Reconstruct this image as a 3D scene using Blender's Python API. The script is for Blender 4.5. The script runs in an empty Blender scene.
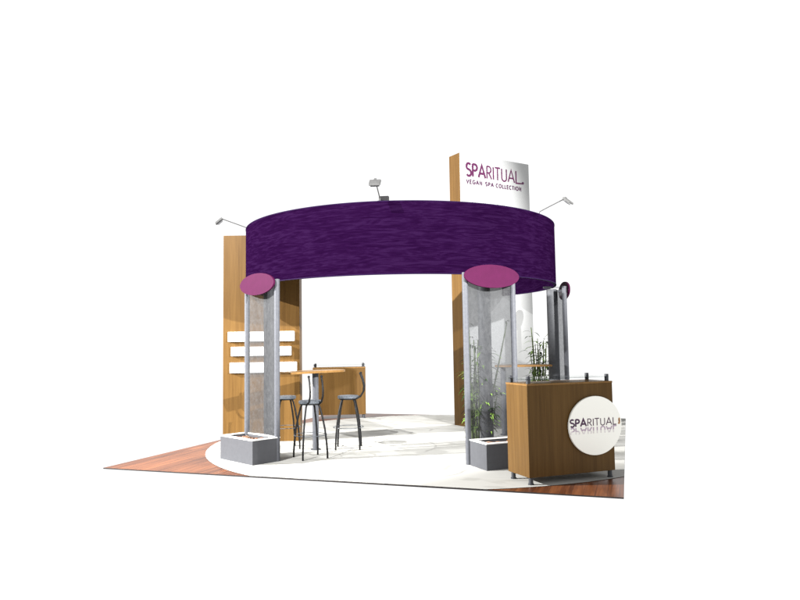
import bpy, bmesh, math, random
from mathutils import Vector, Matrix
random.seed(7)
PI = math.pi
R = math.radians
scn = bpy.context.scene
COL = scn.collection

# ------------------------------------------------------------------ materials
def srgb(r, g, b):
    def f(c):
        c /= 255.0
        return c / 12.92 if c <= .04045 else ((c + .055) / 1.055) ** 2.4
    return (f(r), f(g), f(b), 1.0)

class NT:
    def __init__(s, name):
        s.m = bpy.data.materials.new(name); s.m.use_nodes = True
        s.t = s.m.node_tree; s.n = s.t.nodes; s.l = s.t.links
        s.b = s.n['Principled BSDF']; s.out = s.n['Material Output']
    def add(s, typ, **kw):
        n = s.n.new(typ)
        for k, v in kw.items(): setattr(n, k, v)
        return n
    def link(s, a, b): s.l.new(a, b)
    def coords(s, kind='Object', scale=(1, 1, 1), loc=(0, 0, 0), rot=(0, 0, 0)):
        tc = s.add('ShaderNodeTexCoord'); mp = s.add('ShaderNodeMapping')
        mp.inputs['Scale'].default_value = scale; mp.inputs['Location'].default_value = loc
        mp.inputs['Rotation'].default_value = rot
        s.link(tc.outputs[kind], mp.inputs['Vector']); return mp.outputs['Vector']
    def noise(s, vec, scale=5, detail=4, rough=.5, dist=0):
        n = s.add('ShaderNodeTexNoise'); n.inputs['Scale'].default_value = scale
        n.inputs['Detail'].default_value = detail; n.inputs['Roughness'].default_value = rough
        n.inputs['Distortion'].default_value = dist
        s.link(vec, n.inputs['Vector']); return n.outputs['Fac']
    def ramp(s, fac, stops):
        r = s.add('ShaderNodeValToRGB'); e = r.color_ramp.elements
        while len(e) < len(stops): e.new(.5)
        for el, (p, c) in zip(e, stops): el.position = p; el.color = c
        s.link(fac, r.inputs['Fac']); return r.outputs['Color']
    def mix(s, fac, a, b, mode='MIX'):
        n = s.add('ShaderNodeMix'); n.data_type = 'RGBA'; n.blend_type = mode
        for sock, v in ((n.inputs[0], fac), (n.inputs[6], a), (n.inputs[7], b)):
            if hasattr(v, 'is_output'): s.link(v, sock)
            else: sock.default_value = v
        return n.outputs[2]
    def math(s, op, a, b=None):
        n = s.add('ShaderNodeMath'); n.operation = op
        for sock, v in zip(n.inputs, (a, b)):
            if v is None: continue
            if hasattr(v, 'is_output'): s.link(v, sock)
            else: sock.default_value = v
        return n.outputs[0]
    def bump(s, h, strength=.2, dist=.01):
        n = s.add('ShaderNodeBump'); n.inputs['Strength'].default_value = strength
        n.inputs['Distance'].default_value = dist
        s.link(h, n.inputs['Height']); s.link(n.outputs['Normal'], s.b.inputs['Normal'])
    def base(s, c, rough=.5, metal=0, spec=.5):
        i = s.b.inputs
        if hasattr(c, 'is_output'): s.link(c, i['Base Color'])
        else: i['Base Color'].default_value = c
        if hasattr(rough, 'is_output'): s.link(rough, i['Roughness'])
        else: i['Roughness'].default_value = rough
        i['Metallic'].default_value = metal; i['Specular IOR Level'].default_value = spec
        return s.m

def lin(r, g, b): return (r, g, b, 1.0)

def m_plain(name, c, rough=.5, metal=0, var=.12, scale=18, spec=.4):
    s = NT(name); v = s.coords('Object')
    f = s.noise(v, scale, 5)
    d = tuple(x * (1 - var) for x in c[:3]) + (1,); u = tuple(min(1, x * (1 + var)) for x in c[:3]) + (1,)
    return s.base(s.ramp(f, [(.3, d), (.7, u)]), rough, metal, spec)

def m_oak(name, dark, mid, light, rough=.42):
    s = NT(name)
    v1 = s.coords('Object', (26, 26, .7)); v2 = s.coords('Object', (110, 110, 2.2)); v3 = s.coords('Object', (4, 4, .35))
    n1 = s.noise(v1, 1, 5, .6, .6); n2 = s.noise(v2, 1, 3, .6); n3 = s.noise(v3, 1, 2)
    c = s.ramp(n1, [(.28, dark), (.5, mid), (.72, light)])
    c = s.mix(.35, c, s.ramp(n2, [(.35, dark), (.65, light)]))
    c = s.mix(.3, c, s.ramp(n3, [(.35, dark), (.65, light)]))
    s.bump(n2, .08, .004)
    return s.base(c, rough, 0, .12)

OAK = m_oak('oak_veneer', lin(0.056, 0.0272, 0.0068), lin(0.0936, 0.0488, 0.0128), lin(0.1296, 0.0704, 0.0204))
TABLE_OAK = m_oak('oak_table', lin(0.1445, 0.07225, 0.0221), lin(0.187, 0.102, 0.034), lin(0.2295, 0.1275, 0.0442), .35)
GREY = m_plain('grey_laminate', lin(0.0629, 0.0646, 0.0714), .6, 0, .05, 18, .1)
DGREY = m_plain('dark_grey_metal', lin(.034, .036, .042), .45, 0, .15)
ALU = m_plain('satin_aluminium', lin(0.06647, 0.06936, 0.07948), .55, 0, .1, 30, .2)
POSTG = m_plain('grey_post', lin(0.0595, 0.06205, 0.068), .55, 0, .12, 30, .2)
BLACK = m_plain('black_steel', lin(.006, .006, .0065), .5, 0, .2, 18, .12)
SEATM = m_plain('seat_metal', lin(.06, .068, .08), .45, 0, .4, 60, .3)
WHITE = m_plain('white_panel', lin(.80, .80, .79), .45, 0, .015, 6, .2)
SIGNW = m_plain('sign_face', lin(.345, .35, .35), .5, 0, .01, 3, .1)
CREAM = m_plain('cream_disc', lin(.97, .965, .90), .6, 0, .004, 6, .1)
RIM = m_plain('white_rim', lin(.80, .80, .79), .4, 0, .02)
MAGENTA = m_plain('magenta_board', lin(0.0408, 0.003825, 0.0238), .6, 0, .06, 14, .05)
INK = m_plain('magenta_ink', lin(0.06375, 0.00255, 0.0425), .5, 0, .05)
INK2 = m_plain('purple_ink', lin(0.051, 0.0068, 0.0425), .5, 0, .05)
INKD = m_plain('dark_ink', lin(.055, .012, .055), .5, 0, .05)
INKF = m_plain('faded_ink', lin(.44, .34, .43), .5, 0, .05)
INKG = m_plain('pale_ink', lin(.73, .69, .69), .5, 0, .05)
BROWNINK = m_plain('copper_ink', lin(0.357, 0.17, 0.0595), .5, 0, .3, 40)
SOIL = m_plain('dark_soil', lin(.035, .018, .014), .9, 0, .5, 40)
STEM = m_plain('bamboo_stem', lin(.085, .12, .035), .5, 0, .35, 25, .15)
LEAF = m_plain('bamboo_leaf', lin(.013, .028, .008), .55, 0, .5, 12, .1)
LEAF2 = m_plain('young_bamboo_leaf', lin(.15, .25, .05), .55, 0, .4, 12, .1)
LAMPG = m_plain('lamp_grey', lin(.06, .06, .06), .5, .1, .12, 30)
LENS = m_plain('lamp_lens', lin(.05, .05, .055), .15, 0, .1)
EDGE = m_plain('slab_edge', lin(.025, .023, .023), .7, 0, .2, 18, .1)

def m_pebble():
    s = NT('pebbles'); v = s.coords('Object', (1, 1, 1))
    n = s.add('ShaderNodeTexVoronoi'); n.inputs['Scale'].default_value = 9
    s.link(v, n.inputs['Vector'])
    c = s.ramp(n.outputs['Color'], [(.0, lin(.02, .008, .008)), (.55, lin(.045, .016, .01)), (.74, lin(.14, .065, .035)), (.93, lin(.3, .2, .13))])
    return s.base(c, .5)
PEB = m_pebble()

def m_fabric():
    s = NT('purple_fabric')
    v = s.coords('UV', (2.6, 25, 1)); w = s.coords('UV', (8, 80, 1)); q = s.coords('UV', (1.3, 8, 1), (3, 1, 0))
    a = s.noise(v, 1, 6, .62, 1.6); b = s.noise(w, 1, 3, .6, .4); c = s.noise(q, 1, 3, .5, 4.0)
    f = s.math('ADD', s.math('MULTIPLY', a, .6), s.math('MULTIPLY', c, .4))
    col = s.ramp(f, [(.41, lin(0.004048, 0.000528, 0.00704)), (.50, lin(0.005984, 0.000968, 0.01012)), (.57, lin(0.009504, 0.002552, 0.0154))])
    col = s.mix(.25, col, s.ramp(b, [(.35, lin(0.0044, 0.000616, 0.007744)), (.7, lin(0.01038, 0.002728, 0.01672))]))
    s.bump(a, .25, .01)
    return s.base(col, .85, 0, .0)
FABRIC = m_fabric()
RAIL = m_plain('purple_rail', lin(.008, .0015, .018), .7, 0, .1, 18, .05)

def m_mesh():
    s = NT('perforated_mesh'); v = s.coords('Object', (1, 1, 1))
    n = s.noise(s.coords('Object', (55, 55, 55)), 1, 2, .7); g = s.noise(s.coords('Object', (20, 20, 13), (0, 0, 0), (.6, .5, .4)), 1, 4, .7, .6)
    fac = s.math('ADD', s.math('MULTIPLY', n, .55), s.math('MULTIPLY', g, .5))
    r = s.ramp(fac, [(.38, (.44, .44, .44, 1)), (.66, (.66, .66, .66, 1))])
    s.base(s.ramp(g, [(.35, lin(0.03707, 0.03819, 0.04044)), (.65, lin(0.05504, 0.05672, 0.05953))]), .6, 0, .2)
    tr = s.add('ShaderNodeBsdfTransparent'); tr.inputs[0].default_value = (.66, .67, .69, 1)
    mx = s.add('ShaderNodeMixShader')
    s.link(r, mx.inputs[0]); s.link(tr.outputs[0], mx.inputs[1]); s.link(s.b.outputs[0], mx.inputs[2])
    s.link(mx.outputs[0], s.out.inputs['Surface'])
    return s.m
MESH = m_mesh()

def m_glass():
    s = NT('clear_glass')
    s.base(lin(.75, .85, .82), .05)
    tr = s.add('ShaderNodeBsdfTransparent'); tr.inputs[0].default_value = (.96, .985, .975, 1)
    gl = s.add('ShaderNodeBsdfGlossy'); gl.inputs['Roughness'].default_value = .03
    fr = s.add('ShaderNodeFresnel'); fr.inputs['IOR'].default_value = 1.18
    mx = s.add('ShaderNodeMixShader')
    s.link(fr.outputs[0], mx.inputs[0]); s.link(tr.outputs[0], mx.inputs[1]); s.link(gl.outputs[0], mx.inputs[2])
    s.link(mx.outputs[0], s.out.inputs['Surface'])
    return s.m
GLASS = m_glass()

def m_floorwood():
    s = NT('red_wood_planks')
    br = s.add('ShaderNodeTexBrick')
    v = s.coords('Object', (1, 1, 1), (0, 0, 0), (0, 0, PI / 2))
    s.link(v, br.inputs['Vector'])
    br.inputs['Scale'].default_value = 1.0; br.inputs['Brick Width'].default_value = 1.5
    br.inputs['Row Height'].default_value = .11; br.inputs['Mortar Size'].default_value = .0025
    br.inputs['Color1'].default_value = (0, 0, 0, 1); br.inputs['Color2'].default_value = (1, 1, 1, 1)
    br.inputs['Mortar'].default_value = (.25, .25, .25, 1)
    n1 = s.noise(s.coords('Object', (14, .9, 1)), 1, 5, .6, .8)
    n2 = s.noise(s.coords('Object', (60, 2.5, 1)), 1, 3, .6)
    c = s.ramp(n1, [(.34, lin(0.0308, 0.00792, 0.00352)), (.49, lin(0.1012, 0.02728, 0.0088)), (.62, lin(0.2464, 0.08624, 0.02904))])
    c = s.mix(.5, c, s.ramp(br.outputs['Color'], [(0, lin(.035, .009, .004)), (1, lin(.23, .08, .028))]))
    c = s.mix(.25, c, s.ramp(n2, [(.35, lin(.04, .012, .005)), (.65, lin(.21, .076, .028))]))
    c = s.mix(br.outputs['Fac'], c, lin(.06, .02, .01))
    return s.base(c, .32, 0, .16)
FLOORW = m_floorwood()

def m_carpet():
    s = NT('printed_white_carpet')
    v = s.coords('Object', (1, 1, 1))
    # large printed brush shapes, pale grey on warm white
    dn = s.add('ShaderNodeTexNoise'); dn.inputs['Scale'].default_value = .9; dn.inputs['Detail'].default_value = 3
    s.link(v, dn.inputs['Vector'])
    mixv = s.add('ShaderNodeMix'); mixv.data_type = 'VECTOR'; mixv.inputs[0].default_value = .45
    s.link(v, mixv.inputs[4]); s.link(dn.outputs['Color'], mixv.inputs[5])
    vo = s.add('ShaderNodeTexVoronoi'); vo.feature = 'DISTANCE_TO_EDGE'; vo.inputs['Scale'].default_value = 1.9
    s.link(mixv.outputs[1], vo.inputs['Vector'])
    line = s.ramp(vo.outputs['Distance'], [(.0, (1, 1, 1, 1)), (.018, (1, 1, 1, 1)), (.03, (0, 0, 0, 1))])
    br = s.noise(s.coords('Object', (1.3, 1.3, 1), (5, 2, 0)), 1, 2)
    gate = s.ramp(br, [(.5, (0, 0, 0, 1)), (.56, (.6, .6, .6, 1))])
    fac = s.mix(1, line, gate, 'MULTIPLY')
    f2 = s.noise(s.coords('Object', (.8, 2.2, 1), (1, 7, 0), (0, 0, .5)), 1, 3, .5, 1.2)
    patch = s.ramp(f2, [(.53, lin(0.3864, 0.3839, 0.3654)), (.57, lin(0.3234, 0.3209, 0.3007))])
    c = s.mix(fac, patch, lin(0.21, 0.2075, 0.1932))
    c = s.mix(.06, c, s.ramp(s.noise(v, 90, 2), [(.3, lin(.5, .5, .48)), (.7, lin(.9, .9, .88))]))
    return s.base(c, .8, 0, .1)
CARPET = m_carpet()

def m_print():
    s = NT('product_print')
    n = s.noise(s.coords('Object', (38, 38, 16)), 1, 3, .7)
    c = s.ramp(n, [(.42, lin(.40, .45, .55)), (.5, lin(.52, .56, .62)), (.58, lin(.66, .68, .70))])
    return s.base(c, .45)
PRINT = m_print()

# ------------------------------------------------------------------ helpers
def link(name, bm, mat, parent=None, smooth=False, loc=(0, 0, 0), rot=(0, 0, 0)):
    bmesh.ops.recalc_face_normals(bm, faces=bm.faces)
    me = bpy.data.meshes.new(name); bm.to_mesh(me); bm.free()
    for m in (mat if isinstance(mat, (list, tuple)) else [mat]): me.materials.append(m)
    if smooth:
        for p in me.polygons: p.use_smooth = True
        try: me.set_sharp_from_angle(angle=R(35))
        except Exception: pass
    o = bpy.data.objects.new(name, me); COL.objects.link(o)
    o.location = loc; o.rotation_euler = rot
    if parent: o.parent = parent
    return o

def thing(name, label, cat, loc=(0, 0, 0), rz=0, group=None):
    o = bpy.data.objects.new(name, None); COL.objects.link(o)
    o.empty_display_size = .1
    o.location = loc; o.rotation_euler = (0, 0, rz); o['label'] = label; o['category'] = cat; o['kind'] = 'thing'
    if group: o['group'] = group
    return o

def copy_tree(o, parent=None):
    c = o.copy(); COL.objects.link(c); c.parent = parent
    for ch in list(o.children): copy_tree(ch, c)
    return c

def box(bm, x0, x1, y0, y1, z0, z1, bev=0):
    t = bmesh.new()
    r = bmesh.ops.create_cube(t, size=1)
    for v in t.verts:
        v.co = Vector(((x0 + x1) / 2 + v.co.x * (x1 - x0), (y0 + y1) / 2 + v.co.y * (y1 - y0), (z0 + z1) / 2 + v.co.z * (z1 - z0)))
    if bev: bmesh.ops.bevel(t, geom=list(t.edges), offset=bev, segments=2, affect='EDGES', profile=.5)
    me = bpy.data.meshes.new('t'); t.to_mesh(me); t.free(); bm.from_mesh(me); bpy.data.meshes.remove(me)
    return bm

def tube(bm, pts, rad, seg=8):
    pts = [Vector(p) for p in pts]; n = len(pts)
    rads = rad if isinstance(rad, (list, tuple)) else [rad] * n
    rings = []; prev = None
    for i, p in enumerate(pts):
        d = (pts[min(i + 1, n - 1)] - pts[max(i - 1, 0)]).normalized()
        if prev is None:
            a = d.orthogonal().normalized()
        else:
            a = (prev - d * prev.dot(d)).normalized()
        prev = a; b = d.cross(a)
        rings.append([bm.verts.new(p + (a * math.cos(2 * PI * k / seg) + b * math.sin(2 * PI * k / seg)) * rads[i]) for k in range(seg)])
    for i in range(n - 1):
        for k in range(seg):
            bm.faces.new((rings[i][k], rings[i][(k + 1) % seg], rings[i + 1][(k + 1) % seg], rings[i + 1][k]))
    bm.faces.new(rings[0][::-1]); bm.faces.new(rings[-1])
    return bm

def lathe(bm, prof, seg=32, cx=0, cy=0):
    rings = []
    for r, z in prof:
        if r < 1e-6: rings.append([bm.verts.new((cx, cy, z))])
        else: rings.append([bm.verts.new((cx + r * math.cos(2 * PI * k / seg), cy + r * math.sin(2 * PI * k / seg), z)) for k in range(seg)])
    for a, b in zip(rings, rings[1:]):
        for k in range(seg):
            k2 = (k + 1) % seg
            if len(a) == 1 and len(b) == 1: continue
            if len(a) == 1: bm.faces.new((a[0], b[k2], b[k]))
            elif len(b) == 1: bm.faces.new((a[k], a[k2], b[0]))
            else: bm.faces.new((a[k], a[k2], b[k2], b[k]))
    return bm

def prism(bm, pts, z0, z1):
    lo = [bm.verts.new((x, y, z0)) for x, y in pts]; hi = [bm.verts.new((x, y, z1)) for x, y in pts]
    n = len(pts)
    bm.faces.new(lo[::-1]); bm.faces.new(hi)
    for k in range(n): bm.faces.new((lo[k], lo[(k + 1) % n], hi[(k + 1) % n], hi[k]))
    return bm

def oval_plate(bm, cx, cz, a, b, y0, y1, seg=64, bev=.003):
    # upright elliptical board in the xz plane, between y0 (front) and y1
    prof = [(1 - bev / a, y0), (1, y0 + bev), (1, y1)]
    rings = [[bm.verts.new((cx + a * f * math.cos(2 * PI * k / seg), y, cz + b * f * math.sin(2 * PI * k / seg))) for k in range(seg)] for f, y in prof]
    bm.faces.new(rings[0]); bm.faces.new(rings[-1][::-1])
    for p, q in zip(rings, rings[1:]):
        for k in range(seg): bm.faces.new((p[k], p[(k + 1) % seg], q[(k + 1) % seg], q[k]))
    return bm

# --- stroke lettering: every letter is a set of polylines in a w x 1 box
def arc(cx, cy, rx, ry, a0, a1, n=12):
    return [(cx + rx * math.cos(R(a0 + (a1 - a0) * i / n)), cy + ry * math.sin(R(a0 + (a1 - a0) * i / n))) for i in range(n + 1)]
GL = {
 'S': (.52, [arc(.26, .75, .22, .25, 35, 250, 14)[:-1] + [(.26, .5)][:0] + arc(.26, .25, .24, .25, 80, -145, 14)]),
 'P': (.50, [[(.03, 0), (.03, 1)], [(.03, .985), (.24, .985)] + arc(.24, .735, .24, .25, 90, -90, 12) + [(.03, .485)]]),
 'A': (.72, [[(0, 0), (.36, 1), (.72, 0)], [(.14, .33), (.58, .33)]]),
 'R': (.56, [[(.05, 0), (.05, 1)], [(.05, 1), (.24, 1)] + arc(.24, .74, .24, .26, 90, -90, 12) + [(.05, .48)], [(.24, .48), (.54, 0)]]),
 'I': (.10, [[(.05, 0), (.05, 1)]]),
 'T': (.56, [[(0, 1), (.56, 1)], [(.28, 1), (.28, 0)]]),
 'U': (.62, [[(.05, 1), (.05, .28)] + arc(.31, .27, .26, .27, 180, 360, 14) + [(.57, 1)]]),
 'L': (.46, [[(.05, 1), (.05, 0), (.46, 0)]]),
 'V': (.66, [[(0, 1), (.33, 0), (.66, 1)]]),
 'E': (.46, [[(.46, 1), (.05, 1), (.05, 0), (.46, 0)], [(.05, .52), (.40, .52)]]),
 'G': (.74, [arc(.40, .5, .35, .5, 50, 345, 22) + [(.74, .46), (.46, .46)]]),
 'N': (.64, [[(.05, 0), (.05, 1), (.59, 0), (.59, 1)]]),
 'C': (.68, [arc(.40, .5, .35, .5, 48, 312, 22)]),
 'O': (.80, [arc(.40, .5, .36, .5, 0, 360, 28)]),
}
def strokes(text, gap):
    out = []; x = 0
    for i, ch in enumerate(text):
        if ch == ' ': x += .5; continue
        w, pl = GL[ch]
        out.append((i, [[(x + px, py) for px, py in p] for p in pl])); x += w + gap
    return out, x - gap
def ribbon(bm, pts, w, y, th):
    # flat stroke of width w along pts (x,z), front face at y, thickness th backwards
    pts = [p for i, p in enumerate(pts) if i == 0 or abs(p[0] - pts[i - 1][0]) + abs(p[1] - pts[i - 1][1]) > 1e-5]
    closed = (abs(pts[0][0] - pts[-1][0]) + abs(pts[0][1] - pts[-1][1])) < 1e-6
    P = [Vector((p[0], p[1])) for p in pts]; n = len(P); L = []; Q = []
    for i in range(n):
        d0 = (P[i] - P[i - 1]).normalized() if i else None
        d1 = (P[i + 1] - P[i]).normalized() if i < n - 1 else None
        if closed and i in (0, n - 1):
            d0 = (P[-1] - P[-2]).normalized(); d1 = (P[1] - P[0]).normalized()
        if d0 is None: d0 = d1
        if d1 is None: d1 = d0
        t = (d0 + d1)
        t = t.normalized() if t.length > 1e-4 else d1
        nn = Vector((-t.y, t.x)); c = max(.45, nn.dot(Vector((-d1.y, d1.x))))
        L.append(P[i] + nn * (w / 2 / c)); Q.append(P[i] - nn * (w / 2 / c))
    vs = [[bm.verts.new((v.x, yy, v.y)) for v in s] for yy in (y, y + th) for s in (L, Q)]
    l0, q0, l1, q1 = vs
    for i in range(n - 1):
        bm.faces.new((l0[i], l0[i + 1], q0[i + 1], q0[i])); bm.faces.new((l1[i], q1[i], q1[i + 1], l1[i + 1]))
        bm.faces.new((l0[i], l1[i], l1[i + 1], l0[i + 1])); bm.faces.new((q0[i], q0[i + 1], q1[i + 1], q1[i]))
    for i in (0, n - 1): bm.faces.new((l0[i], q0[i], q1[i], l1[i]))
def letter_mesh(text, x0, x1, z0, h, w, y, th, gap=.14, sel=None, flip=False, cut=None):
    st, tw = strokes(text, gap); sx = (x1 - x0) / tw
    bm = bmesh.new(); k = 0
    for i, pls in st:
        if sel and not (sel[0] <= i < sel[1]): continue
        for p in pls:
            q = [(x0 + px * sx, z0 + (-pz if flip else pz) * h) for px, pz in p]
            if cut is not None:
                # keep only the part of the strokes between two heights (for the fading mirrored print)
                seq = []; runs = []
                dense = []
                for a, b in zip(q, q[1:]):
                    for s in range(8): dense.append((a[0] + (b[0] - a[0]) * s / 8, a[1] + (b[1] - a[1]) * s / 8))
                dense.append(q[-1])
                for pt in dense:
                    if cut[0] <= pt[1] <= cut[1]: seq.append(pt)
                    else:
                        if len(seq) > 1: runs.append(seq)
                        seq = []
                if len(seq) > 1: runs.append(seq)
                for r_ in runs:
                    ribbon(bm, r_, w, y - .00025 * (k % 5), th); k += 1
            else:
                ribbon(bm, q, w, y - .00025 * (k % 5), th); k += 1
    return bm

# ------------------------------------------------------------------ setting: floor slab and round carpet
FW, FD = 6.090, 6.741
bm = bmesh.new(); box(bm, 0, FW, 0, FD, -.018, -.004)
bm.faces.ensure_lookup_table()
for f in bm.faces:
    f.normal_update(); f.material_index = 0 if f.normal.z > .5 else 1
fl = link('floor', bm, [FLOORW, EDGE]); fl['kind'] = 'structure'

def clip_poly(poly, x0, x1, y0, y1):
    def cl(P, ins, inter):
        out = []
        for i in range(len(P)):
            a, b = P[i - 1], P[i]
            if ins(b):
                if not ins(a): out.append(inter(a, b))
                out.append(b)
            elif ins(a): out.append(inter(a, b))
        return out
    def ix(x): return lambda a, b: (x, a[1] + (b[1] - a[1]) * (x - a[0]) / (b[0] - a[0]))
    def iy(y): return lambda a, b: (a[0] + (b[0] - a[0]) * (y - a[1]) / (b[1] - a[1]), y)
    poly = cl(poly, lambda p: p[0] >= x0, ix(x0)); poly = cl(poly, lambda p: p[0] <= x1, ix(x1))
    poly = cl(poly, lambda p: p[1] >= y0, iy(y0)); poly = cl(poly, lambda p: p[1] <= y1, iy(y1))
    return poly
ell = [(3.431 + 3.456 * math.cos(2 * PI * k / 240), 3.302 + 3.587 * math.sin(2 * PI * k / 240)) for k in range(240)]
ell = [((9 if (c[0] > 3.6 and c[1] > 3.4) else c[0]), (9 if (c[0] > 3.6 and c[1] > 3.4) else c[1])) for c in ell]
pl = clip_poly(ell, .001, FW - .001, .001, FD - .001)
bm = bmesh.new(); prism(bm, pl, -.004, 0.0)
for f in bm.faces: f.normal_update(); f.material_index = 0
bmesh.ops.recalc_face_normals(bm, faces=bm.faces)
for f in bm.faces: f.material_index = 0 if abs(f.normal.z) > .5 else 1
cp = link('carpet', bm, [CARPET, EDGE]); cp['kind'] = 'structure'

# ------------------------------------------------------------------ ring geometry
CX, CY, RR = 2.723, 3.503, 2.460
ZB, ZT = 2.339, 3.277
def pol(r, a, t=0, z=0):
    a = R(a); return Vector((CX + r * math.cos(a) - t * math.sin(a), CY + r * math.sin(a) + t * math.cos(a), z))

def ring_sheet(r0, r1, z0, z1, a0, a1, n=150):
    bm = bmesh.new(); uv = bm.loops.layers.uv.new('UVMap'); rows = []
    for i in range(n + 1):
        a = R(a0 + (a1 - a0) * i / n); c, s = math.cos(a), math.sin(a)
        rows.append([bm.verts.new((r * c, r * s, z)) for r, z in ((r1, z0), (r1, z1), (r0, z1), (r0, z0))])
    for i in range(n):
        for k in range(4):
            k2 = (k + 1) % 4
            f = bm.faces.new((rows[i][k], rows[i + 1][k], rows[i + 1][k2], rows[i][k2]))
            for lp in f.loops:
                aa = math.atan2(lp.vert.co.y, lp.vert.co.x)
                if aa < R(-170): aa += 2 * PI
                lp[uv].uv = (aa * RR, lp.vert.co.z)
    bm.faces.new(rows[0]); bm.faces.new(rows[-1][::-1])
    return bm
hd = thing('overhead_banner', 'large curved purple fabric banner ring raised on the mesh columns', 'banner', (CX, CY, 0))
A0, A1 = -150.5, 58.2
link('fabric', ring_sheet(RR - .03, RR, ZB + .012, ZT - .012, A0, A1), FABRIC, hd, True)
link('top_rail', ring_sheet(RR - .036, RR + .004, ZT - .012, ZT, A0, A1), RAIL, hd, True)
link('bottom_rail', ring_sheet(RR - .036, RR + .004, ZB, ZB + .012, A0, A1), RAIL, hd, True)

# ------------------------------------------------------------------ arm lamps on the ring
def make_lamp(label):
    # local +x = outward from the ring, origin on the top rail
    t = thing('arm_lamp', label, 'lamp', (0, 0, 0), 0, 'arm lamps on the purple ring')
    bm = bmesh.new(); box(bm, -.055, .004, -.03, .03, -.07, .006, .003)
    link('clamp', bm, BLACK, t)
    bm = bmesh.new(); tube(bm, [(-.02, 0, .0), (-.005, 0, .04), (.12, 0, .085), (.37, 0, .172)], .008, 8); link('arm', bm, LAMPG, t, True)
    bm = bmesh.new()
    prof = [(-.02, .022), (.0, .03), (.11, .016), (.118, -.006), (.10, -.014), (-.015, .0)]
    lo = [bm.verts.new((x, -.07, z)) for x, z in prof]; hi = [bm.verts.new((x, .07, z)) for x, z in prof]
    bm.faces.new(lo); bm.faces.new(hi[::-1])
    for k in range(6): bm.faces.new((lo[k], hi[k], hi[(k + 1) % 6], lo[(k + 1) % 6]))
    bmesh.ops.bevel(bm, geom=list(bm.edges), offset=.006, segments=2, affect='EDGES')
    box(bm, -.02, .012, -.016, .016, .028, .040, .004)
    h = link('lamp_head', bm, LAMPG, t, False, (.37, 0, .155), (0, R(34), 0))
    bm = bmesh.new(); box(bm, 0, .09, -.055, .055, -.004, .004, .002)
    link('lens', bm, LENS, h, False, (.0, 0, -.014), (0, R(8.3), 0))
    return t
l0 = make_lamp('grey arm lamp over the oak wall, left end of the purple ring')
for i, (a, lab) in enumerate(((-149.2, None),
        (-77.0, 'grey arm lamp seen head-on above the middle of the purple ring'),
        (-16.5, 'grey arm lamp right of the white sign, right end of the ring'))):
    o = l0 if i == 0 else copy_tree(l0)
    if lab: o['label'] = lab
    if i == 1:
        bm = bmesh.new(); box(bm, -.10, -.045, -.02, .11, -.01, .075, .008); link('transformer', bm, BLACK, o)
    p = pol(RR - .01, a, 0, ZT); o.location = p; o.rotation_euler = (0, 0, R(a))

# ------------------------------------------------------------------ mesh columns
def make_column(label):
    # local: +y = tangential, x = outward; origin at column centre on the floor, posts at x=0
    t = thing('mesh_column', label, 'column', (0, 0, 0), 0, 'mesh columns under the ring')
    H = 2.33
    for s in (-1, 1):
        bm = bmesh.new(); lathe(bm, [(0, 0), (.036, 0), (.036, H), (0, H)], 20, 0, .345 * s); link('post', bm, ALU, t, True)
    bm = bmesh.new(); lathe(bm, [(0, 0), (.082, 0), (.082, H - .02), (0, H - .02)], 28, -.13, 0); link('centre_post', bm, POSTG, t, True)
    def sec(f):                                     # plan of the mesh sheet, post to post, in front of the centre post
        return (-.045 * math.sin(PI * f) ** 2, -.31 + .62 * f)
    bm = bmesh.new(); rows = []; n = 24
    for i in range(n + 1):
        x, y = sec(i / n)
        rows.append((bm.verts.new((x, y, .03)), bm.verts.new((x, y, H - .03))))
    for i in range(n): bm.faces.new((rows[i][0], rows[i + 1][0], rows[i + 1][1], rows[i][1]))
    link('mesh_panel', bm, MESH, t, True)
    for z in (.04, H - .06):
        bm = bmesh.new(); tube(bm, [(*sec(i / 20), z) for i in range(21)], .012, 8)
        link('hoop', bm, ALU, t, True)
    bm = bmesh.new(); box(bm, -.26, .03, -.02, .02, H, H + .03); link('bracket', bm, DGREY, t)
    # oval board, upright, facing outward
    bm = bmesh.new(); oval_plate(bm, 0, 0, .395, .145, -.024, 0)
    link('oval_board', bm, MAGENTA, t, False, (.062, 0, 2.285), (0, 0, R(90)))
    return t
c0 = make_column('grey mesh column with a magenta oval board, left end of the ring beside the stools')
for i, (a, r, lab) in enumerate(((-115, 2.68, None),
        (-47, 2.70, 'grey mesh column with a wide magenta oval board, standing beside the logo counter'),
        (17, 2.56, 'grey mesh column with its oval board seen edge-on, behind the logo counter'))):
    o = c0 if i == 0 else copy_tree(c0)
    if lab: o['label'] = lab
    o.location = pol(r, a); o.rotation_euler = (0, 0, R(a))

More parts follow.
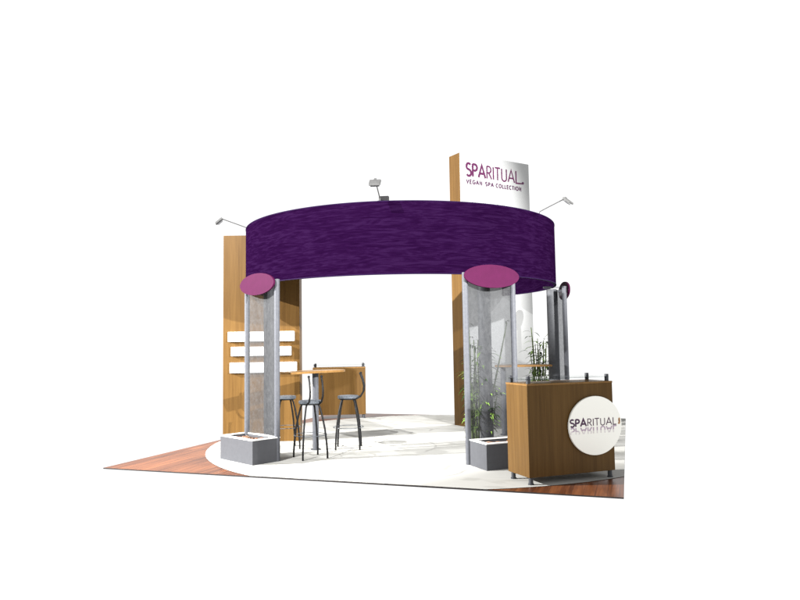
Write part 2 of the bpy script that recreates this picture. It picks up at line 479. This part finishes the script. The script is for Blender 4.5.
# ------------------------------------------------------------------ planters
def make_planter(label):
    # origin at the outer left corner seen from outside; x along the front, y inwards
    t = thing('planter_box', label, 'planter', (0, 0, 0), 0, 'grey planter boxes at the columns')
    W_, D_, H_ = .775, .40, .308
    bm = bmesh.new(); w = .035
    box(bm, 0, W_, 0, w, 0, H_ - .012); box(bm, 0, W_, D_ - w, D_, 0, H_ - .012)
    box(bm, 0, w, w, D_ - w, 0, H_ - .012); box(bm, W_ - w, W_, w, D_ - w, 0, H_ - .012)
    link('box', bm, GREY, t)
    bm = bmesh.new(); z0, z1 = H_ - .012, H_
    o_ = -.004
    box(bm, o_, W_ - o_, o_, w + .01, z0, z1); box(bm, o_, W_ - o_, D_ - w - .01, D_ - o_, z0, z1)
    box(bm, o_, w + .01, w + .01, D_ - w - .01, z0, z1); box(bm, W_ - w - .01, W_ - o_, w + .01, D_ - w - .01, z0, z1)
    link('rim', bm, RIM, t)
    bm = bmesh.new(); box(bm, w, W_ - w, w, D_ - w, .2, H_ - .045); link('soil', bm, SOIL, t)
    bm = bmesh.new(); rnd = random.Random(5)
    for k in range(46):
        x = rnd.uniform(.09, W_ - .09); y = rnd.uniform(.08, D_ - .08); s = rnd.uniform(.014, .032)
        m = Matrix.Translation((x, y, H_ - .04)) @ Matrix.Rotation(rnd.uniform(0, 6), 4, 'Z') @ Matrix.Diagonal((s * rnd.uniform(1, 1.7), s, s * .6, 1))
        bmesh.ops.create_icosphere(bm, subdivisions=2, radius=1, matrix=m)
    p = link('pebbles', bm, PEB, t, True); p['kind'] = 'stuff'
    return t
p0 = make_planter('low grey planter box with white rim in front of the column beside the stools')
p0.location = (1.064, .917, 0); p0.rotation_euler = (0, 0, R(-26.2))
p1 = copy_tree(p0); p1['label'] = 'low grey planter box with white rim, half hidden behind the logo counter'
p1.location = (4.605, .941, 0); p1.rotation_euler = (0, 0, R(41.0))
# ------------------------------------------------------------------ oak wall with white panels
wa = Vector((.22, 2.215)); wb = Vector((1.344, 2.616)); wl = (wb - wa).length; wr = math.atan2(wb.y - wa.y, wb.x - wa.x)
w = thing('display_wall', 'tall oak veneer wall with three white product panels behind the left column', 'wall', (wa.x, wa.y, 0), wr)
bm = bmesh.new(); box(bm, 0, wl, 0, .26, 0, 3.216, .004); link('body', bm, OAK, w)
for u0, u1, z0, z1 in ((.089, 1.115, 1.545, 1.695), (.137, 1.065, 1.322, 1.462), (.118, 1.150, 1.060, 1.220)):
    bm = bmesh.new(); box(bm, u0, u1, -.055, .0, z0, z1, .004)
    q = link('display_panel', bm, WHITE, w)
    bm = bmesh.new(); h = z1 - z0
    box(bm, u0 + .06, u0 + .48, -.0575, -.056, z0 + h * .42, z1 - h * .2); box(bm, u1 - .40, u1 - .06, -.0575, -.056, z0 + h * .42, z1 - h * .2)
    link('print', bm, PRINT, q)

# ------------------------------------------------------------------ sign tower
ta = Vector((3.421, 4.877)); td = Vector((.632, .775)).normalized()
tw = thing('sign_tower', 'tall oak tower with a white front panel and purple lettering at the top', 'sign', (ta.x, ta.y, 0), math.atan2(td.y, td.x))
TH, TL = 4.935, 1.675
bm = bmesh.new(); box(bm, 0, TL, .012, .33, 0, TH, .003); link('body', bm, OAK, tw)
bm = bmesh.new(); box(bm, .004, TL - .002, 0, .012, .001, TH - .003); fp = link('face_panel', bm, SIGNW, tw)
ly = -.003
link('lettering', letter_mesh('SPARITUAL', .14, 1.43, 4.525, .235, .042, ly, .004, .13, (0, 3)), INK, fp)
link('lettering', letter_mesh('SPARITUAL', .14, 1.43, 4.525, .235, .029, ly, .004, .13, (3, 9)), INK, fp)
bm = bmesh.new(); ribbon(bm, [(1.43, 4.527), (1.49, 4.530)], .026, ly - .0015, .004); link('lettering', bm, INK, fp)
bm = bmesh.new(); oval_plate(bm, 1.512, 4.542, .026, .026, ly - .001, 0, 20, .001); link('lettering', bm, INK2, fp)
link('lettering', letter_mesh('VEGAN', .14, .50, 4.385, .068, .019, ly, .004, .33), INK2, fp)
link('lettering', letter_mesh('SPA', .585, .775, 4.385, .068, .019, ly, .004, .33), INK2, fp)
link('lettering', letter_mesh('COLLECTION', .835, 1.46, 4.385, .068, .019, ly, .004, .30), INK2, fp)

# ------------------------------------------------------------------ reception counters
def make_counter(label):
    # local: x along the front, front at y = 0 facing -y, origin at the front left corner
    L, D, Z0, Z1 = 1.062, .43, .076, 1.028
    t = thing('reception_counter', label, 'counter', (0, 0, 0), 0, 'oak reception counters')
    bm = bmesh.new(); box(bm, 0, L, 0, D, Z0, Z1 - .02, .003); link('body', bm, OAK, t)
    bm = bmesh.new(); box(bm, -.003, L + .003, -.003, D + .003, Z1 - .02, Z1, .003); link('counter_top', bm, TABLE_OAK, t)
    for x, y in ((.04, .04), (L - .04, .04), (.04, D - .04), (L - .04, D - .04)):
        bm = bmesh.new(); lathe(bm, [(0, 0), (.03, 0), (.03, .012), (.024, .014), (.024, Z0), (0, Z0)], 20, x, y); link('leg', bm, DGREY, t, True)
        bm = bmesh.new(); lathe(bm, [(0, Z1), (.022, Z1), (.022, Z1 + .075), (0, Z1 + .075)], 20, x, y); link('standoff', bm, DGREY, t, True)
    bm = bmesh.new(); box(bm, -.01, L + .01, .005, D - .005, Z1 + .042, Z1 + .052); link('glass_top', bm, GLASS, t)
    cx, cz, a, b = .806, .566, .335, .31
    bm = bmesh.new(); oval_plate(bm, cx, cz, a, b, -.034, -.012, 96); dsc = link('disc_sign', bm, CREAM, t)
    bm = bmesh.new(); lathe(bm, [(0, -.012), (.08, -.012), (.08, 0.0), (0, 0.0)], 24)
    link('spacer', bm, DGREY, t, False, (cx - .02, 0, cz), (R(-90), 0, 0))
    y = -.036; x0, x1 = .485, 1.070
    zb, h = .566, .074
    link('lettering', letter_mesh('SPARITUAL', x0, x1, zb, h, .0165, y, .003, .15, (0, 3)), INKD, dsc)
    link('lettering', letter_mesh('SPARITUAL', x0, x1, zb, h, .0085, y, .003, .15, (3, 9)), INK2, dsc)
    zm = zb - .014
    bm = letter_mesh('SPARITUAL', x0, x1, zm, h, .0125, y, .003, .15, (0, 9), True)
    bmesh.ops.bisect_plane(bm, geom=bm.verts[:] + bm.edges[:] + bm.faces[:], plane_co=(0, 0, zm - .036), plane_no=(0, 0, 1))
    bmesh.ops.bisect_plane(bm, geom=bm.verts[:] + bm.edges[:] + bm.faces[:], plane_co=(0, 0, zm - .066), plane_no=(0, 0, 1), clear_inner=True)
    for f in bm.faces: f.material_index = 1 if f.calc_center_median().z < zm - .036 else 0
    link('mirrored_lettering', bm, [INKF, INKG], dsc)
    bm = bmesh.new()
    pts = [(1.090, .572), (1.101, .59), (1.097, .615), (1.104, .635), (1.119, .63), (1.121, .60), (1.118, .573), (1.106, .565)]
    f0 = [bm.verts.new((px, y, pz)) for px, pz in pts]; f1 = [bm.verts.new((px, y + .003, pz)) for px, pz in pts]
    bm.faces.new(f0); bm.faces.new(f1[::-1])
    for k in range(8): bm.faces.new((f0[k], f0[(k + 1) % 8], f1[(k + 1) % 8], f1[k]))
    link('leaf_mark', bm, BROWNINK, dsc)
    return t
k0 = make_counter('oak counter with a round cream logo disc on its front, foremost on the floor')
k0.location = (5.182, .268, 0); k0.rotation_euler = (0, 0, R(39.5))
k1 = copy_tree(k0); k1['label'] = 'oak counter with its plain back turned to us, far behind the bar stools'
ang = R(23.9); u = Vector((math.cos(ang), math.sin(ang))); n = Vector((-u.y, u.x))
q = Vector((.16, 5.42)) + u * 1.062 + n * .43
k1.location = (q.x, q.y, 0); k1.rotation_euler = (0, 0, ang + PI)

# ------------------------------------------------------------------ tongue-shaped bar tables fixed to the columns
def make_table(label, length, polex):
    # local: x from the column (0) inwards to the rounded free end, z up
    t = thing('bar_table', label, 'table', (0, 0, 0), 0, 'oak bar tables fixed to columns')
    hw = .24
    pts = [(0, -hw), ] + [(length - hw + hw * math.sin(a), -hw * math.cos(a)) for a in [PI * k / 24 for k in range(25)]] + [(0, hw)]
    bm = bmesh.new(); prism(bm, pts, 1.082, 1.112)
    bmesh.ops.bevel(bm, geom=[e for e in bm.edges], offset=.004, segments=2, affect='EDGES')
    link('table_top', bm, TABLE_OAK, t)
    bm = bmesh.new(); lathe(bm, [(0, .012), (.044, .012), (.044, 1.07), (0, 1.07)], 28, polex, 0); link('pole', bm, ALU, t, True)
    bm = bmesh.new(); lathe(bm, [(0, 1.07), (.11, 1.07), (.11, 1.082), (0, 1.082)], 28, polex, 0); link('top_plate', bm, POSTG, t, True)
    bm = bmesh.new(); lathe(bm, [(0, 0), (.07, 0), (.07, .012), (0, .012)], 32, polex, 0); link('base_plate', bm, POSTG, t, True)
    return t
t0 = make_table('rounded oak bar table among the black stools by the left column', 1.08, .60)
t0.location = pol(2.38, -115); t0.rotation_euler = (0, 0, R(-115 + 180))
t1 = make_table('rounded oak bar table behind the logo counter, in front of the bamboo', .87, .74)
t1.location = pol(2.36, 17); t1.rotation_euler = (0, 0, R(17 + 180))

# ------------------------------------------------------------------ bar stools
def make_stool(label):
    # faces +x; backrest at -x
    t = thing('bar_stool', label, 'stool', (0, 0, 0), 0, 'black legged bar stools')
    SZ = .735
    bm = bmesh.new(); lathe(bm, [(0, SZ + .004), (.11, SZ + .002), (.142, SZ + .010), (.152, SZ + .004), (.152, SZ - .022), (.142, SZ - .03), (0, SZ - .026)], 36)
    link('seat', bm, SEATM, t, True)
    bm = bmesh.new(); tube(bm, [(.13 * math.cos(2 * PI * k / 24), .13 * math.sin(2 * PI * k / 24), SZ - .036) for k in range(25)], .009, 8)
    link('seat_ring', bm, BLACK, t, True)
    for a in (45, 135, 225, 315):
        c, s = math.cos(R(a)), math.sin(R(a)); pr = [(.105, SZ - .03), (.135, .66), (.172, .53), (.205, .38), (.228, .2), (.238, .08), (.24, 0)]
        bm = bmesh.new(); tube(bm, [(r * c, r * s, z) for r, z in pr], .0125, 10); link('leg', bm, BLACK, t, True)
    bm = bmesh.new(); tube(bm, [(.214 * math.cos(2 * PI * k / 32), .214 * math.sin(2 * PI * k / 32), .30) for k in range(33)], .005, 6)
    link('footrest', bm, SEATM, t, True)
    for s in (-1, 1):
        pr = [(-.05, .08, SZ - .035), (-.12, .084, SZ - .03), (-.18, .086, SZ + .0), (-.222, .088, SZ + .07), (-.23, .088, SZ + .15), (-.21, .088, SZ + .24), (-.18, .088, SZ + .32)]
        bm = bmesh.new(); tube(bm, [(x, y * s, z) for x, y, z in pr], .0125, 10)
        bmesh.ops.create_icosphere(bm, subdivisions=2, radius=.018, matrix=Matrix.Translation((-.18, .088 * s, SZ + .325)))
        link('back_tube', bm, BLACK, t, True)
    return t
s0 = make_stool('black legged bar stool nearest the front, its back tubes towards us')
sp = [((2.205, 1.262), 138, None), ((2.37, 2.13), 199, 'black legged bar stool right of the table pole, seen from the side'),
      ((1.47, 1.93), 40, 'black legged bar stool half hidden by the left mesh column')]
for i, ((x, y), a, lab) in enumerate(sp):
    o = s0 if i == 0 else copy_tree(s0)
    if lab: o['label'] = lab
    o.location = (x, y, 0); o.rotation_euler = (0, 0, R(a))

# ------------------------------------------------------------------ bamboo
def make_bamboo(label, loc, stalks, seed, pr=.16):
    rnd = random.Random(seed)
    t = thing('bamboo_plant', label, 'plant', loc, 0, 'bamboo plants')
    if pr:
        bm = bmesh.new(); lathe(bm, [(0, 0), (pr * .85, 0), (pr, .2), (pr - .012, .2), (pr - .02, .17), (0, .17)], 28); link('pot', bm, DGREY, t, True)
    leaves = bmesh.new(); young = bmesh.new()
    def leaf(bm, p, d, L, wd):
        d = d.normalized(); side = d.cross(Vector((0, 0, 1)))
        side = side.normalized() if side.length > .01 else Vector((1, 0, 0))
        up = side.cross(d); prev = None; N = 6
        for i in range(N + 1):
            f = i / N; c = p + d * (L * f) + Vector((0, 0, -.55 * L * f * f)) ; w_ = wd * math.sin(PI * min(1, .06 + f * .94)) ** .8 * (1 - .25 * f)
            a = bm.verts.new(c - side * w_ + up * w_ * .3); m = bm.verts.new(c); b = bm.verts.new(c + side * w_ + up * w_ * .3)
            if prev: bm.faces.new((prev[0], prev[1], m, a)); bm.faces.new((prev[1], prev[2], b, m))
            prev = (a, m, b)
    for (x, y, h, lx, ly, dens) in stalks:
        bm = bmesh.new(); pts = []; rad = []
        n = max(6, int(h / .09)); r0 = rnd.uniform(.011, .015)
        for i in range(n + 1):
            f = i / n; z = .16 + (h - .16) * f
            pts.append((x + lx * f ** 1.5 + .008 * math.sin(f * 7 + x * 40), y + ly * f ** 1.5, z)); rad.append(r0 * (1 - .55 * f) * (1.12 if i % 2 else 1))
        tube(bm, pts, rad, 8); link('stalk', bm, STEM, t, True)
        for i in range(3, n + 1):
            f = i / n
            if rnd.random() > dens: continue
            p = Vector(pts[i])
            for k in range(rnd.choice((2, 3, 3, 4)) if f < .7 else rnd.choice((1, 2, 2))):
                a = rnd.uniform(0, 2 * PI); d = Vector((math.cos(a), math.sin(a), rnd.uniform(-.1, .75)))
                tgt = young if rnd.random() < (.75 if f < .6 else .35) else leaves
                q = p + d * rnd.uniform(.0, .05)
                leaf(tgt, q, d, rnd.uniform(.10, .21), rnd.uniform(.011, .019))
    link('foliage', leaves, LEAF, t, True); link('young_foliage', young, LEAF2, t, True)
    return t
rnd = random.Random(3)
st1 = [(-.11, -.02, 1.70, -.03, -.02, .45), (-.07, .03, 1.38, 0, .0, .8), (-.03, -.05, 1.50, .02, 0, .7), (.0, .06, 1.25, .0, .03, .85), (.03, -.02, 1.42, .01, -.02, .8),
       (.06, .05, 1.1, .02, .04, .9), (-.05, -.08, .95, -.03, -.05, .95), (.09, .0, 1.2, .03, .02, .8), (.07, .02, 1.72, .26, .12, .3), (.1, -.05, .8, .12, .0, .9)]
for k in range(9):
    st1.append((rnd.uniform(-.13, .10), rnd.uniform(-.07, .07), rnd.uniform(1.0, 1.58), rnd.uniform(-.04, .05), rnd.uniform(-.03, .03), .85))
make_bamboo('bamboo plant with tall stems seen through the mesh of the middle column', tuple(pol(2.47, -47.3)), st1, 11, .1)
st2 = [(-.08, -.02, 1.72, -.05, -.02, .5), (-.05, .05, 1.45, -.03, .0, .85), (.0, -.04, 1.42, 0, 0, .9), (.03, .04, 1.50, .02, .02, .85), (.06, -.02, 1.36, .03, 0, .9),
       (.08, .03, 1.68, .14, .05, .4), (-.1, .06, 1.3, -.08, .0, .8), (.1, -.04, 1.2, .08, .0, .9), (0, .08, 1.3, -.02, .03, .95), (.02, 0, 1.2, .02, 0, .95)]
for k in range(7):
    st2.append((rnd.uniform(-.12, .12), rnd.uniform(-.08, .08), rnd.uniform(1.05, 1.55), rnd.uniform(-.05, .05), rnd.uniform(-.03, .03), .9))
make_bamboo('leafy bamboo plant standing behind the far bar table against white', tuple(pol(2.44, 33.5)), st2, 23)

# ------------------------------------------------------------------ lamps, studio white and camera
wd = bpy.data.worlds.new('World'); scn.world = wd; wd.use_nodes = True
# white backdrop in front, darker studio behind the camera
wn = wd.node_tree.nodes; wk = wd.node_tree.links
bg = wn['Background']; bg.inputs['Strength'].default_value = 1.15
tc = wn.new('ShaderNodeTexCoord'); dt = wn.new('ShaderNodeVectorMath'); dt.operation = 'DOT_PRODUCT'
dt.inputs[1].default_value = (-.325, .946, 0); wk.new(tc.outputs['Generated'], dt.inputs[0])
mr = wn.new('ShaderNodeMapRange'); mr.interpolation_type = 'SMOOTHSTEP'
for k, v in (('From Min', -.35), ('From Max', .5), ('To Min', .9), ('To Max', 1.0)): mr.inputs[k].default_value = v
wk.new(dt.outputs['Value'], mr.inputs['Value']); sx = wn.new('ShaderNodeSeparateXYZ'); wk.new(tc.outputs['Generated'], sx.inputs[0])
m2 = wn.new('ShaderNodeMapRange'); m2.interpolation_type = 'SMOOTHSTEP'
for k, v in (('From Min', .52), ('From Max', .8), ('To Min', 1.0), ('To Max', .25)): m2.inputs[k].default_value = v
wk.new(sx.outputs['Z'], m2.inputs['Value'])
mm = wn.new('ShaderNodeMath'); mm.operation = 'MULTIPLY'; wk.new(mr.outputs['Result'], mm.inputs[0]); wk.new(m2.outputs['Result'], mm.inputs[1])
wk.new(mm.outputs[0], bg.inputs['Color'])

def spot(name, loc, tgt, power, cone, blend, rad=.06, col=(1, .97, .92)):
    l = bpy.data.lights.new(name, 'SPOT'); l.energy = power; l.spot_size = R(cone); l.spot_blend = blend
    l.shadow_soft_size = rad; l.color = col
    o = bpy.data.objects.new(name, l); COL.objects.link(o); o.location = loc
    o.rotation_euler = (Vector(tgt) - Vector(loc)).to_track_quat('-Z', 'Y').to_euler()
    return o
C0 = Vector((2.9, 3.0, 0))
d = Vector((-.82, -.57, 0)).normalized()
spot('key_spot', tuple(C0 + d * 13 + Vector((0, 0, 5.8))), (2.6, 3.2, 1.6), 33500, 40, .25, .05, (1, .985, .96))
spot('stage_spot', (1.1, -9.0, 8.2), (1.7, 2.6, .9), 14000, 31, .3, .05, (1, .99, .97))
spot('side_spot', (13.0, 3.4, 6.4), (4.3, 3.75, .7), 4300, 33, .35, .05, (1, .985, .96))
a_, e_ = R(140), R(-5)
spot('front_spot', (10.2, -3.7, 4.2), tuple(Vector((10.2, -3.7, 4.2)) + Vector((math.cos(a_) * math.cos(e_), math.sin(a_) * math.cos(e_), math.sin(e_)))), 14000, 42, .3, .05, (1, .99, .97))

cam = bpy.data.cameras.new('Camera'); co = bpy.data.objects.new('Camera', cam); COL.objects.link(co)
S = 1.44; yaw, pitch, roll = -.3316, .0698, -.0154
f = Vector((math.sin(yaw) * math.cos(pitch), math.cos(yaw) * math.cos(pitch), math.sin(pitch)))
r = Vector((math.cos(yaw), -math.sin(yaw), 0)); up = r.cross(f)
c_, s_ = math.cos(roll), math.sin(roll)
rr = r * c_ + up * s_; uu = up * c_ - r * s_
M = Matrix((rr, uu, -f)).transposed().to_4x4(); M.translation = Vector((4.2889 * S, -4.5714 * S, S))
co.matrix_world = M
cam.sensor_width = 36; cam.lens = 657.16 / 800 * 36; cam.clip_end = 500; cam.clip_start = .05
scn.camera = co
vs = scn.view_settings; vs.view_transform = 'Standard'; vs.look = 'None'; vs.exposure = 0; vs.gamma = 1
scn.render.engine = 'CYCLES'
scn.cycles.max_bounces = 8; scn.cycles.transparent_max_bounces = 16
